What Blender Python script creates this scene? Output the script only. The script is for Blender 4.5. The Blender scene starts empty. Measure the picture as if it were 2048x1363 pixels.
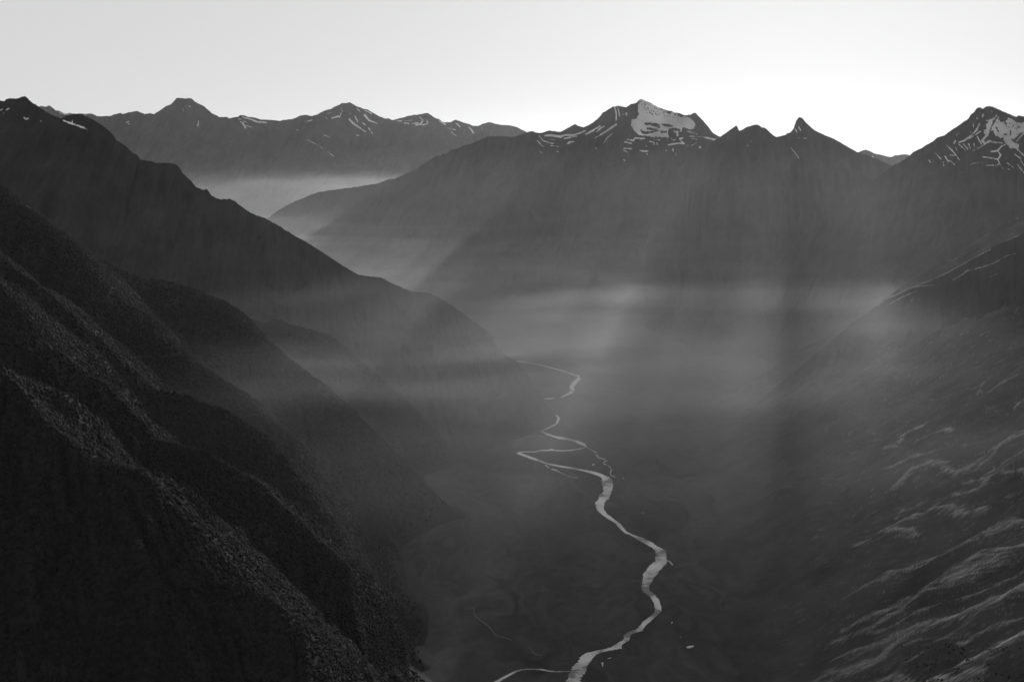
import bpy, math, random
import numpy as np

# ------------------------------------------------------------------ camera
W, H = 2048.0, 1363.0
FPX = 2010.0                       # focal length in photo pixels
PITCH = math.radians(11.0)
ZC = 1350.0
scene = bpy.context.scene
col = scene.collection
cam_d = bpy.data.cameras.new('camera')
cam = bpy.data.objects.new('camera', cam_d)
col.objects.link(cam)
cam_d.sensor_width = 36.0
cam_d.lens = FPX / W * 36.0
cam_d.clip_start = 1.0
cam_d.clip_end = 200000.0
cam.location = (0, 0, ZC)
cam.rotation_euler = (math.radians(90) - PITCH, 0, 0)
scene.camera = cam
CP, SP = math.cos(PITCH), math.sin(PITCH)


def ray(px, py):
    u = (px - W / 2) / FPX
    v = (H / 2 - py) / FPX
    return np.array([u, CP + v * SP, -SP + v * CP])


def at_depth(px, py, D):
    d = ray(px, py)
    return d * (D / d[1]) + np.array([0, 0, ZC])


def on_floor(px, py, z=0.0):
    d = ray(px, py)
    return d * ((z - ZC) / d[2]) + np.array([0, 0, ZC])


def project(P):
    x, y, z = P[..., 0], P[..., 1], P[..., 2] - ZC
    f = y * CP - z * SP
    u = y * SP + z * CP
    return W / 2 + FPX * x / f, H / 2 - FPX * u / f


# ------------------------------------------------------------------ sun and sky
sd = ray(1615, -150)
sd = sd / np.linalg.norm(sd)
SUN_EL = math.asin(sd[2])
SUN_AZ = math.atan2(sd[0], sd[1])          # clockwise from +Y
sun_d = bpy.data.lights.new('sun', 'SUN')
sun_d.energy = 5.0
sun_d.angle = math.radians(0.5)
sun_d.color = (1.0, 1.0, 1.0)              # monochrome photograph
sun = bpy.data.objects.new('sun', sun_d)
col.objects.link(sun)
sun.rotation_euler = (math.radians(90) - SUN_EL, 0, math.radians(180) - SUN_AZ)
sun.location = (0, 0, 3000)

SKY_P, SKY_K = 0.135, 5.2
world = bpy.data.worlds.new('World')
scene.world = world
world.use_nodes = True
wn, wl = world.node_tree.nodes, world.node_tree.links
wn.clear()
sky = wn.new('ShaderNodeTexSky')
sky.sky_type = 'NISHITA'
sky.sun_disc = False
sky.sun_elevation = SUN_EL
sky.sun_rotation = SUN_AZ
sky.altitude = 1300
sky.air_density = 1.0
sky.dust_density = 2.5
sky.ozone_density = 1.0
bw = wn.new('ShaderNodeRGBToBW')
bg = wn.new('ShaderNodeBackground')
bg.inputs['Strength'].default_value = 0.1
wo = wn.new('ShaderNodeOutputWorld')
wl.new(sky.outputs['Color'], bw.inputs['Color'])
# the print's highlight roll-off: the physical sky is compressed evenly in every direction
cmp_ = wn.new('ShaderNodeMath')
cmp_.operation = 'POWER'
cmp_.inputs[1].default_value = SKY_P
mul_ = wn.new('ShaderNodeMath')
mul_.operation = 'MULTIPLY'
mul_.inputs[1].default_value = SKY_K
wl.new(bw.outputs['Val'], cmp_.inputs[0])
wl.new(cmp_.outputs[0], mul_.inputs[0])
wl.new(mul_.outputs[0], bg.inputs['Color'])
wl.new(bg.outputs['Background'], wo.inputs['Surface'])

scene.view_settings.view_transform = 'Standard'
scene.view_settings.look = 'None'
scene.view_settings.exposure = 0.0
scene.view_settings.gamma = 1.0
scene.render.engine = 'CYCLES'
cy = scene.cycles
cy.use_denoising = True
cy.max_bounces = 4
cy.diffuse_bounces = 2
cy.glossy_bounces = 2
cy.volume_bounces = 0
cy.volume_step_rate = 1.0
cy.volume_max_steps = 256
cy.sample_clamp_indirect = 4.0

# ------------------------------------------------------------------ noise
rng = np.random.RandomState(7)
_perm = rng.permutation(4096)
_ang = rng.rand(4096) * 2 * np.pi
_gx, _gy = np.cos(_ang), np.sin(_ang)


def pn(x, y, seed=0):
    x = np.asarray(x, float) + seed * 17.37
    y = np.asarray(y, float) + seed * 9.13
    xi, yi = np.floor(x).astype(int), np.floor(y).astype(int)
    xf, yf = x - xi, y - yi
    u = xf * xf * xf * (xf * (xf * 6 - 15) + 10)
    v = yf * yf * yf * (yf * (yf * 6 - 15) + 10)

    def g(ix, iy, dx, dy):
        h = _perm[(_perm[ix & 4095] + iy) & 4095]
        return _gx[h] * dx + _gy[h] * dy
    a = g(xi, yi, xf, yf)
    b = g(xi + 1, yi, xf - 1, yf)
    c = g(xi, yi + 1, xf, yf - 1)
    d = g(xi + 1, yi + 1, xf - 1, yf - 1)
    return ((a + u * (b - a)) * (1 - v) + (c + u * (d - c)) * v) * 1.5


def fbm(x, y, oct=4, seed=0, gain=0.5):
    s, a, f = 0, 1.0, 1.0
    for o in range(oct):
        s = s + a * pn(x * f, y * f, seed + o * 3)
        a *= gain
        f *= 2.03
    return s


def ridged(x, y, oct=3, seed=0, gain=0.5):
    """0 on crests .. ~1 in gullies"""
    s, a, f, t = 0, 1.0, 1.0, 0
    for o in range(oct):
        s = s + a * np.clip(np.abs(pn(x * f, y * f, seed + o * 5)) * 1.6, 0, 1)
        t += a
        a *= gain
        f *= 2.1
    return s / t


# ------------------------------------------------------------------ materials
def new_mat(name):
    m = bpy.data.materials.new(name)
    m.use_nodes = True
    n, l = m.node_tree.nodes, m.node_tree.links
    return m, n, l, n['Principled BSDF']


def grey(v):
    return (v, v, v, 1)


def noise_node(n, l, vec, scale, detail=6, rough=0.6, dist=0.0):
    t = n.new('ShaderNodeTexNoise')
    t.inputs['Scale'].default_value = scale
    t.inputs['Detail'].default_value = detail
    t.inputs['Roughness'].default_value = rough
    t.inputs['Distortion'].default_value = dist
    l.new(vec, t.inputs['Vector'])
    return t


def ramp(n, l, src, p0, c0, p1, c1):
    r = n.new('ShaderNodeMapRange')
    r.inputs['From Min'].default_value = p0
    r.inputs['From Max'].default_value = p1
    r.inputs['To Min'].default_value = c0
    r.inputs['To Max'].default_value = c1
    l.new(src, r.inputs['Value'])
    return r.outputs['Result']


def mountain_mat(name, lo, hi, snow=0.75, scale=1.0, bump=0.6):
    """bare rock and grass in two tones, gully streaks along the fall line (UV v), snow where the 'snow' attribute is 1"""
    m, n, l, b = new_mat(name)
    geo = n.new('ShaderNodeNewGeometry')
    uv = n.new('ShaderNodeUVMap')
    mp = n.new('ShaderNodeMapping')
    mp.inputs['Scale'].default_value = (0.02 * scale, 0.004 * scale, 1)
    l.new(uv.outputs['UV'], mp.inputs['Vector'])
    st = noise_node(n, l, mp.outputs['Vector'], 1.0, 8, 0.62, 0.6)
    big = noise_node(n, l, geo.outputs['Position'], 0.0035 * scale, 6, 0.6)
    mx = n.new('ShaderNodeMath')
    mx.operation = 'ADD'
    l.new(st.outputs['Fac'], mx.inputs[0])
    l.new(big.outputs['Fac'], mx.inputs[1])
    alb0 = ramp(n, l, mx.outputs[0], 0.75, lo, 1.25, hi)
    pz = n.new('ShaderNodeSeparateXYZ')
    l.new(geo.outputs['Position'], pz.inputs['Vector'])
    zz = n.new('ShaderNodeMath')
    zz.operation = 'MULTIPLY_ADD'
    l.new(big.outputs['Fac'], zz.inputs[0])
    zz.inputs[1].default_value = -160
    l.new(pz.outputs['Z'], zz.inputs[2])
    hb = n.new('ShaderNodeMix')
    hb.data_type = 'FLOAT'
    l.new(ramp(n, l, zz.outputs[0], -70, 0.0, 90, 1.0), hb.inputs['Factor'])
    hb.inputs['A'].default_value = 0.024
    l.new(alb0, hb.inputs['B'])
    alb = hb.outputs['Result']
    at = n.new('ShaderNodeAttribute')
    at.attribute_name = 'snow'
    sn = noise_node(n, l, geo.outputs['Position'], 0.04 * scale, 5, 0.7)
    ad = n.new('ShaderNodeMath')
    ad.operation = 'MULTIPLY_ADD'
    l.new(sn.outputs['Fac'], ad.inputs[0])
    ad.inputs[1].default_value = 1.0
    l.new(at.outputs['Fac'], ad.inputs[2])
    sf = ramp(n, l, ad.outputs[0], 0.86, 0.0, 1.12, 1.0)
    mix = n.new('ShaderNodeMix')
    mix.data_type = 'FLOAT'
    l.new(sf, mix.inputs['Factor'])
    l.new(alb, mix.inputs['A'])
    l.new(ramp(n, l, big.outputs['Fac'], 0.35, snow * 0.7, 0.65, snow * 1.2), mix.inputs['B'])
    l.new(mix.outputs['Result'], b.inputs['Base Color'])
    b.inputs['Roughness'].default_value = 0.95
    b.inputs['Specular IOR Level'].default_value = 0.04
    bp = n.new('ShaderNodeBump')
    bp.inputs['Strength'].default_value = bump
    bp.inputs['Distance'].default_value = 12.0 / scale
    l.new(st.outputs['Fac'], bp.inputs['Height'])
    l.new(bp.outputs['Normal'], b.inputs['Normal'])
    return m


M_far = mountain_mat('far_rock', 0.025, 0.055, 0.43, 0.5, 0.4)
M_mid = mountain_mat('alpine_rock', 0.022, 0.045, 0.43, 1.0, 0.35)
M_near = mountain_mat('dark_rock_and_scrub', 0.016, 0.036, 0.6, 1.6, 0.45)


# ------------------------------------------------------------------ mesh building
def mesh_from_grid(name, P, mat, attrs=None, uv=None):
    r, c = P.shape[:2]
    me = bpy.data.meshes.new(name)
    nv = r * c
    me.vertices.add(nv)
    me.vertices.foreach_set('co', P.reshape(-1).astype(np.float32))
    i = np.arange(r - 1)[:, None] * c + np.arange(c - 1)[None, :]
    f = np.stack([i, i + 1, i + c + 1, i + c], -1).reshape(-1, 4)
    nf = len(f)
    me.loops.add(nf * 4)
    me.loops.foreach_set('vertex_index', f.reshape(-1).astype(np.int32))
    me.polygons.add(nf)
    me.polygons.foreach_set('loop_start', np.arange(0, nf * 4, 4, dtype=np.int32))
    me.polygons.foreach_set('loop_total', np.full(nf, 4, np.int32))
    me.polygons.foreach_set('use_smooth', np.ones(nf, bool))
    me.update(calc_edges=True)
    if uv is not None:
        lay = me.uv_layers.new(name='UVMap')
        lay.data.foreach_set('uv', uv.reshape(-1, 2)[f.reshape(-1)].astype(np.float32).reshape(-1))
    for k, a in (attrs or {}).items():
        at = me.attributes.new(k, 'FLOAT', 'POINT')
        at.data.foreach_set('value', a.reshape(-1).astype(np.float32))
    me.materials.append(mat)
    o = bpy.data.objects.new(name, me)
    col.objects.link(o)
    return o


def tag(o, label, cat, kind=None, group=None):
    o['label'] = label
    o['category'] = cat
    if kind:
        o['kind'] = kind
    if group:
        o['group'] = group
    return o


def seg_dist(X, Y, strokes):
    """min over strokes of distance - halfwidth (pixels); strokes = [[(x,y,w),...],...]"""
    best = np.full(X.shape, 1e9)
    for s in strokes:
        if len(s) == 1:
            x, y, w = s[0]
            best = np.minimum(best, np.hypot(X - x, Y - y) - w / 2)
            continue
        for (x0, y0, w0), (x1, y1, w1) in zip(s[:-1], s[1:]):
            dx, dy = x1 - x0, y1 - y0
            L2 = dx * dx + dy * dy + 1e-9
            sel = (np.abs(X - (x0 + x1) / 2) < abs(dx) / 2 + 12) & (np.abs(Y - (y0 + y1) / 2) < abs(dy) / 2 + 12)
            if not sel.any():
                continue
            xs, ys = X[sel], Y[sel]
            t = np.clip(((xs - x0) * dx + (ys - y0) * dy) / L2, 0, 1)
            d = np.hypot(xs - x0 - t * dx, ys - y0 - t * dy) - (w0 + t * (w1 - w0)) / 2
            best[sel] = np.minimum(best[sel], d)
    return best


def in_poly(X, Y, poly):
    ins = np.zeros(X.shape, bool)
    n = len(poly)
    for i in range(n):
        x0, y0 = poly[i]
        x1, y1 = poly[(i + 1) % n]
        if y0 == y1:
            continue
        c = ((y0 > Y) != (y1 > Y)) & (X < (x1 - x0) * (Y - y0) / (y1 - y0) + x0)
        ins ^= c
    return ins


def sc(ox, oy, s, strokes):
    return [[(ox + a / s, oy + b / s, (c / s)) for a, b, c in st] for st in strokes]


def scp(ox, oy, s, poly):
    return [(ox + a / s, oy + b / s) for a, b in poly]


def ridge(name, pts, nf, nb, mat, tanf=0.8, tanb=0.8, p=1.5, step=1.6, rows=260, brows=70, jag=0.8,
          gul=(500, 1800, 90), snow=None, zmin=-6.0, seed=1, seedw=0.35, rowpow=1.5, lfac=1.0, fine=6.0, rnd=0.0, end=0.0):
    """A mountain ridge: crest through pts (photo x, y, distance), falling along nf (towards us) and nb (behind)."""
    pts = np.array(pts, float)
    L = np.concatenate([[0], np.cumsum(np.hypot(np.diff(pts[:, 0]), np.diff(pts[:, 1])))])
    n = int(L[-1] / step) + 2
    s = np.linspace(0, L[-1], n)
    px, py, D = (np.interp(s, L, pts[:, k]) for k in range(3))
    k = np.ones(41) / 41
    Dp = np.pad(D, 20, mode='edge')
    D = np.convolve(Dp, k, 'valid')
    py = py + jag * (1.0 * pn(s / 9.0, s * 0, seed) + 0.7 * pn(s / 3.7, s * 0 + 5, seed) + 0.35 * pn(s / 1.9, s * 0 + 9, seed))
    C = np.array([at_depth(a, b, d) for a, b, d in zip(px, py, D)])
    if end:                            # run the crest on down to the valley floor
        d = C[-1, :2] - C[-25, :2]
        d /= np.linalg.norm(d)
        ln = (C[-1, 2] + 6) / end
        e = np.linspace(0, 1, 70)[1:]
        zc = (C[-1, 2] + 6) * (1 - e) ** 1.6 - 6
        ex = np.stack([C[-1, 0] + d[0] * ln * 1.6 * e, C[-1, 1] + d[1] * ln * 1.6 * e, zc], -1)
        C = np.vstack([C, ex])
        s = np.concatenate([s, s[-1] + np.arange(1, 70) * step])
        n = len(C)
    am = np.concatenate([[0], np.cumsum(np.hypot(np.diff(C[:, 0]), np.diff(C[:, 1])))])
    if isinstance(nf, str):            # fall lines square to the crest
        k0, k1 = int(n * 0.12), int(n * 0.85)
        ch = (C[k1] - C[k0])[:2]
        ch = ch / np.linalg.norm(ch)
        nf, nb = (np.array([ch[1], -ch[0]]) if nb is None else nb), np.array([-ch[1], ch[0]])
    nf = np.array(nf, float)
    if nf.ndim == 1:
        nf = np.stack([nf, nf])
    tt = np.linspace(0, 1, len(nf))
    fr = np.clip(s / L[-1], 0, 1)
    NF = np.stack([np.interp(fr, tt, nf[:, 0]), np.interp(fr, tt, nf[:, 1])], -1)
    NF /= np.linalg.norm(NF, axis=1)[:, None]
    NB = np.tile(np.array(nb, float) / np.linalg.norm(nb), (n, 1))

    def side(N, tan, R, back):
        Hh = np.maximum(C[:, 2] - zmin, 0.5)
        Hs = np.maximum(np.convolve(np.pad(Hh, 60, mode='edge'), np.ones(121) / 121, 'valid'), 30)
        Lr = Hs * p / tan * lfac
        t = (np.linspace(0, 1, R) ** rowpow)[:, None]
        S = t * Lr[None, :]
        A = np.broadcast_to(am[None, :], S.shape)
        t2 = np.clip((np.sqrt(S * S + rnd * rnd) - rnd) / (np.sqrt(Lr * Lr + rnd * rnd) - rnd)[None, :], 0, 1)
        base = zmin + Hh[None, :] * (1 - t2) ** p
        # local crest detail fades downslope
        wx = A + fbm(A / (gul[0] * 2.0), S / gul[1], 3, seed + 11) * gul[0] * 0.9
        g = ridged(wx / gul[0], S / gul[1], 2, seed + 21, 0.45)
        g2 = ridged((wx + S * seedw) / (gul[0] / 3.1), S / (gul[1] / 2.2), 3, seed + 31, 0.5)
        env = 1 - np.exp(-S / (gul[0] * 0.55))
        tail = np.clip((1 - t) * 2.2, 0, 1) ** 0.8 * np.clip(Hh / 120, 0, 1)[None, :]
        env2 = 1 - np.exp(-S / (gul[0] * 0.12))
        f3 = fbm(A / (gul[0] / 14), S / (gul[0] / 9), 4, seed + 41, 0.55)
        z = base - env * tail * gul[2] * g * 1.5 - env2 * tail * gul[2] * 0.38 * g2 - env2 * tail * fine * (0.7 - f3)
        z = np.maximum(z, zmin)
        X = C[None, :, 0] + N[None, :, 0] * S
        Y = C[None, :, 1] + N[None, :, 1] * S
        return np.stack([X, Y, z], -1), A, S

    Pf, Af, Sf = side(NF, tanf, rows, False)
    Pb, Ab, Sb = side(NB, tanb, brows, True)
    P = np.concatenate([Pb[:0:-1], Pf], 0)
    uv = np.stack([np.concatenate([Ab[:0:-1], Af], 0), np.concatenate([-Sb[:0:-1], Sf], 0)], -1)
    sn = np.zeros(P.shape[:2])
    if snow:
        X, Y = project(P)
        wob = 0.9 * fbm(X / 7, Y / 7, 3, seed + 51)
        d = seg_dist(X, Y, snow.get('strokes', [])) + 0.1
        m = np.clip(0.5 - d * 0.42 + wob * 0.25, 0, 1)
        for poly in snow.get('polys', []):
            ins = in_poly(X + wob * 2.5, Y + wob * 2.0, poly)
            m = np.where(ins, 1.0, m)
        for poly in snow.get('holes', []):
            m = np.where(in_poly(X + wob, Y + wob, poly), 0.0, m)
        if 'rocks' in snow:
            rk = seg_dist(X, Y, snow['rocks'])
            m = np.where((rk < 0) & (pn(X / 3.2, Y / 3.2, 77) > 0.28), 0.0, m)
        m[:brows - 1] = np.where(m[:brows - 1] > 0.5, 0, 0)
        sn = m
    o = mesh_from_grid(name, P, mat, {'snow': sn}, uv)
    o['kind'] = 'structure'
    return o, P


# ------------------------------------------------------------------ snow tracings
s1 = (1130, 170, 5.85)
snow1 = dict(
    polys=[scp(*s1, [(870,185),(900,170),(960,195),(1010,218),(1080,262),(1180,302),(1220,345),(1250,312),(1300,330),(1350,375),(1400,368),(1460,384),(1500,420),(1530,460),(1510,520),(1430,510),(1385,497),(1350,540),(1310,600),(1300,560),(1250,530),(1205,510),(1205,660),(1185,600),(1130,600),(1080,612),(1060,590),(1000,600),(880,590),(850,570),(810,540),(790,500),(770,470),(775,430),(830,385),(870,350),(850,290),(855,240)])],
    holes=[scp(*s1, q) for q in ([(930,440),(1030,440),(1100,455),(1118,503),(1080,502),(1000,470),(935,470)],
                                [(1120,455),(1200,450),(1290,485),(1200,492),(1150,480)],
                                [(1210,503),(1290,500),(1355,520),(1340,545),(1230,528)],
                                [(880,520),(950,548),(1040,535),(1100,522),(1090,545),(1020,560),(960,575),(900,570)],
                                [(1020,505),(1085,508),(1060,532),(950,520),(965,495)],
                                [(1110,535),(1190,535),(1185,560),(1120,565)])],
    rocks=sc(*s1, [[(880,190,20),(1000,300,90),(1180,330,90),(1350,360,60)]]),
    strokes=sc(*s1, [[(240,580,12),(330,530,22),(410,480,14)],[(370,550,10),(400,515,25),(460,480,8)],[(350,620,8),(440,570,18),(530,510,22),(600,460,20)],
        [(455,680,10),(490,620,14),(550,570,8)],[(580,260,10),(600,330,14),(600,400,14),(590,440,8)],[(610,250,8),(630,310,12),(640,370,10)],[(720,330,20),(715,360,8)],
        [(680,340,8),(670,365,6)],[(0,585,15),(80,590,16),(180,560,20),(240,535,14)],[(0,625,20),(80,610,12),(140,600,8)],[(20,690,12),(50,665,12),(90,670,10)],
        [(700,665,12),(780,685,14)],[(730,640,14),(800,650,16),(820,620,16),(880,625,14),(930,625,18)],[(690,740,12),(780,745,12)],[(680,760,10),(740,790,8)],
        [(990,660,14),(1040,670,14),(1045,700,8)],[(1040,640,8),(1110,645,10)],[(1210,700,18),(1280,688,16),(1340,680,18),(1400,690,14)],[(1350,630,30),(1380,620,16)],
        [(1360,660,14),(1390,680,14)],[(1240,620,10),(1260,645,10),(1300,635,8)],[(870,765,8),(920,775,16),(980,772,8)],[(1185,765,16)],[(1265,750,14),(1265,780,10)],
        [(1290,790,6),(1300,830,6)],[(1580,730,30)],[(1485,705,8),(1540,675,8)],[(1430,540,10),(1550,575,10)],[(1460,600,8),(1620,605,8),(1700,620,10),(1740,645,14)],
        [(1640,620,10),(1760,635,18)],[(1490,625,10),(1540,635,8)],[(1420,708,8),(1440,708,8)],[(1075,680,14),(1085,700,10)],[(950,715,10)],[(365,740,16)],
        [(680,870,8),(700,885,6)],[(740,830,10)],[(960,810,14)],[(790,490,16),(830,540,16),(870,580,14),(920,580,12)],[(1080,605,18),(1110,570,14)],[(900,630,8),(890,650,6)],
        [(1310,540,14),(1310,600,10)],[(1130,610,12),(1180,600,10)],[(1000,605,10),(1060,610,10)]])
    + sc(750, 170, 5.12, [[(1680,520,8),(1720,570,8),(1800,595,10),(1830,600,8)],[(1660,570,6),(1720,630,10)],[(1740,520,14),(1800,515,26),(1900,530,24),(1960,510,14),(2040,510,12)],
        [(1800,620,6),(1880,630,6)],[(1690,680,8),(1710,695,6)],[(1980,600,10),(2010,580,10),(2040,580,8)],[(1800,560,6),(1840,560,6)],[(1925,625,8)],[(1850,680,6),(1880,684,5)]]))
s3 = (1698, 170, 5.85)
snow3 = dict(
    polys=[scp(*s3, [(1730,345),(1750,370),(1755,420),(1790,430),(1830,440),(1870,380),(1910,400),(1950,430),(2000,448),(2060,432),(2200,430),(2250,520),(2047,545),(2000,570),(1930,630),(1900,650),(1950,680),(1990,700),(1975,770),(1940,740),(1880,740),(1850,690),(1800,640),(1740,600),(1700,590),(1690,520),(1650,560),(1620,600),(1590,590),(1575,550),(1610,500),(1600,450),(1650,400),(1700,380)])],
    holes=[scp(*s3, q) for q in ([(1735,360),(1745,370),(1690,460),(1650,560),(1640,550),(1680,440)], [(1810,565),(1850,570),(1850,590),(1815,585)],
                                [(1885,530),(1900,535),(1895,590),(1880,590)], [(1720,480),(1735,500),(1750,540),(1770,545),(1745,555),(1715,500)],
                                [(1820,430),(1850,445),(1830,465),(1815,455)], [(1650,640),(1700,630),(1720,650),(1680,665)], [(1790,610),(1815,615),(1810,635),(1785,630)])],
    rocks=sc(*s3, [[(1700,400,60),(1850,460,60),(1980,500,60)]]),
    strokes=sc(*s3, [[(1530,450,14),(1490,530,22),(1430,590,14),(1350,650,18),(1290,670,14)],[(1540,540,14),(1480,580,10),(1400,630,10)],
        [(1600,600,25),(1560,650,34),(1590,690,20),(1640,650,20),(1700,670,16),(1800,680,12),(1850,665,10)],[(1500,600,14),(1530,660,16),(1550,690,14)],
        [(1420,780,8),(1500,745,8),(1600,690,10),(1650,660,8)],[(1400,690,16),(1420,740,10)],[(1340,690,10),(1390,750,10)],[(1280,690,10),(1360,760,12)],
        [(1145,705,10),(1200,760,14),(1250,820,12),(1295,880,8)],[(1240,720,8),(1280,790,8)],[(1010,795,10),(1080,870,10)],[(1120,830,10),(1160,890,18),(1190,890,10),(1240,935,10)],
        [(1180,820,10),(1230,825,10)],[(935,880,12),(955,905,8)],[(1100,900,8),(1110,945,10)],[(1230,680,20),(1245,650,14)],[(1250,590,6),(1300,550,6)],[(1500,390,22)],
        [(1570,350,25),(1560,380,8)],[(1450,440,8),(1460,500,10)],[(1660,780,14),(1740,770,18),(1780,720,16),(1840,690,10)],[(1740,770,10),(1775,820,22),(1740,870,12),(1640,850,16),(1560,840,12)],
        [(1740,870,8),(1765,920,10),(1720,940,12),(1610,940,10)],[(1850,910,8),(1930,970,8)],[(1770,940,6),(1810,995,6)],[(1860,985,8),(1900,995,10)],[(1940,810,12),(2010,860,14)],
        [(1990,770,14),(2050,830,14)],[(2000,880,10),(2060,950,12)],[(1970,930,12),(2060,1040,14)],[(1420,935,14)],[(1430,920,6),(1560,905,6)],[(1380,978,12)],[(1300,1015,12)],
        [(2050,560,14),(1990,620,12),(1960,660,10)],[(1850,850,10),(1830,860,8)],[(1670,310,14)],[(1420,540,6),(1425,560,6)],[(1460,680,7),(1465,720,7)],[(1110,760,10)]]))
snowL = dict(strokes=sc(380, 170, 5.12, [[(500,350,10),(530,355,8)],[(510,370,10),(545,395,18),(570,440,10)],[(550,370,10),(590,390,6)],[(570,410,8),(630,435,6)],
        [(540,330,14),(620,350,16),(680,375,20),(780,385,12)],[(1530,330,14),(1560,270,10),(1545,235,5)],[(1450,340,10),(1520,320,16)],[(1630,350,20),(1680,400,18),(1740,440,14),(1800,480,8)],
        [(1690,320,10),(1720,380,10)],[(1790,310,22),(1830,360,16),(1920,395,10)],[(1710,240,10),(1740,270,8)],[(1790,260,8),(1860,290,12)],[(1770,390,12),(1800,410,10)],
        [(1180,375,8),(1250,360,10)],[(1410,295,8),(1450,280,6)],[(1640,290,10),(1650,300,10)],[(1700,515,10),(1730,515,8)],[(1200,560,5),(1290,605,6),(1360,650,5)],
        [(1370,510,4),(1450,545,5)],[(1410,680,5),(1470,730,5)],[(1100,460,14)],[(80,430,6),(90,370,6)],[(1820,430,8),(1870,500,6)],[(1390,330,6),(1400,345,6)]])
    + sc(750, 170, 5.12, [[(220,365,10),(270,370,10)],[(300,390,14),(350,395,10)],[(310,370,8),(380,360,8)],[(420,410,16),(470,400,22),(490,360,14),(460,330,10)],
        [(490,410,12),(540,395,12),(530,355,8)],[(380,395,8),(440,385,10)],[(660,370,10),(720,405,12)],[(830,390,12),(870,430,14)],[(960,430,12),(990,460,14),(1010,495,10)],
        [(740,440,6),(830,460,6)],[(780,480,6),(830,520,6)],[(1090,435,5),(1100,470,5)]])
    + sc(0, 170, 5.12, [[(1290,385,10),(1320,375,14)],[(1300,400,6),(1335,400,6)],[(1870,240,8),(1880,270,6)],[(1930,210,6),(1950,225,6)],[(2035,370,6),(2020,425,5)],[(1900,215,10)]]))
snowA = dict(strokes=sc(0, 170, 5.12, [[(645,360,10),(700,385,20),(780,410,16),(860,440,14),(900,455,8)],[(740,355,6),(740,385,14)],[(830,435,14),(850,430,14)],
        [(245,335,14),(270,350,24),(295,340,10)],[(410,380,10),(425,365,10)],[(70,250,14),(95,240,6)],[(10,320,5),(70,255,5)],[(0,260,6),(30,245,8)]]))
snow2 = dict(strokes=sc(1430, 200, 5.85, [[(980,320,12),(1005,360,8)],[(940,340,12),(960,380,8)],[(970,440,8),(990,445,8)],[(1035,450,8),(1065,448,10)],[(890,560,8),(930,610,8),(980,680,5)],
        [(250,330,8),(270,355,5)],[(410,475,6),(430,490,8)],[(375,535,8),(400,538,6)]]))
snow4 = dict(strokes=sc(1430, 200, 5.85, [[(1840,660,14),(1860,675,8)],[(1990,740,14),(2040,760,14)]]))

# ------------------------------------------------------------------ the mountains
far = [(-300,240),(-50,230),(100,245),(180,230),(200,233),(222,232),(228,229),(240,226),(246,228),(256,225),(268,223),(275,222),(284,226),(290,228),(300,226),(308,228),(318,222),(330,213),(340,210),(350,200),(354,196),(362,196),(370,197),(378,196),(384,198),(392,205),(400,208),(410,214),(423,226),(439,234),(454,234),(458,237),(472,233),(476,234),(480,230),(489,231),(497,234),(507,235),(521,239),(542,240),(558,242),(575,239),(585,238),(601,231),(614,230),(624,232),(634,229),(649,221),(661,218),(683,207),(692,206),(700,204),(712,212),(728,218),(737,220),(749,228),(769,237),(779,237),(785,240),(797,237),(812,233),(828,230),(842,228),(851,226),(857,227),(867,234),(877,238),(887,245),(898,245),(911,240),(920,242),(928,246),(939,248),(947,252),(955,252),(963,249),(978,244),(990,247),(1004,250),(1023,251),(1033,254),(1053,264),(1100,290),(1200,330),(1300,360)]
o, P_far = ridge('mountain_range', [(x, y, 24000) for x, y in far], [(0.1, -1), (-0.25, -1)], (0, 1), M_far, tanf=0.55, tanb=0.6, p=1.35, rows=230, brows=30,
          jag=0.7, gul=(1800, 6000, 230), snow=snowL, seed=3, fine=14)
tag(o, 'distant snow-flecked mountain range across the misty gap at upper left', 'mountain range', 'structure')

far0 = [(-100,215),(40,220),(84,212),(92,213),(99,210),(105,215),(112,222),(118,222),(128,227),(140,226),(150,230),(160,228),(185,227),(195,233),(230,245),(300,270)]
o, _ = ridge('mountain_range', [(x, y, 28500) for x, y in far0], (0, -1), (0, 1), M_far, tanf=0.7, tanb=0.8, p=1.2, rows=60, brows=16, jag=1.0,
          gul=(1500, 5000, 250), seed=5, fine=20, snow=dict(strokes=sc(0, 170, 5.12, [[(600,280,8),(690,310,8)],[(640,290,6),(720,300,8)],[(860,305,8),(960,350,8)]])))
tag(o, 'pale jagged range, the farthest, peeping over the dark left ridge', 'mountain range', 'structure')

m4 = [(1600,345),(1660,325),(1690,310),(1720,303),(1731,299),(1740,302),(1750,307),(1765,310),(1775,313),(1783,314),(1788,311),(1800,310),(1812,308),(1820,311),(1870,330),(1950,350)]
o, _ = ridge('mountain', [(x, y, 15000) for x, y in m4], (0, -1), (0, 1), M_far, tanf=0.8, p=1.3, rows=90, brows=20, jag=0.9, gul=(800, 2500, 120), seed=6, snow=snow4, fine=10)
tag(o, 'small far mountain filling the saddle left of the right-hand snowy peak', 'mountain', 'structure')

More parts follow.
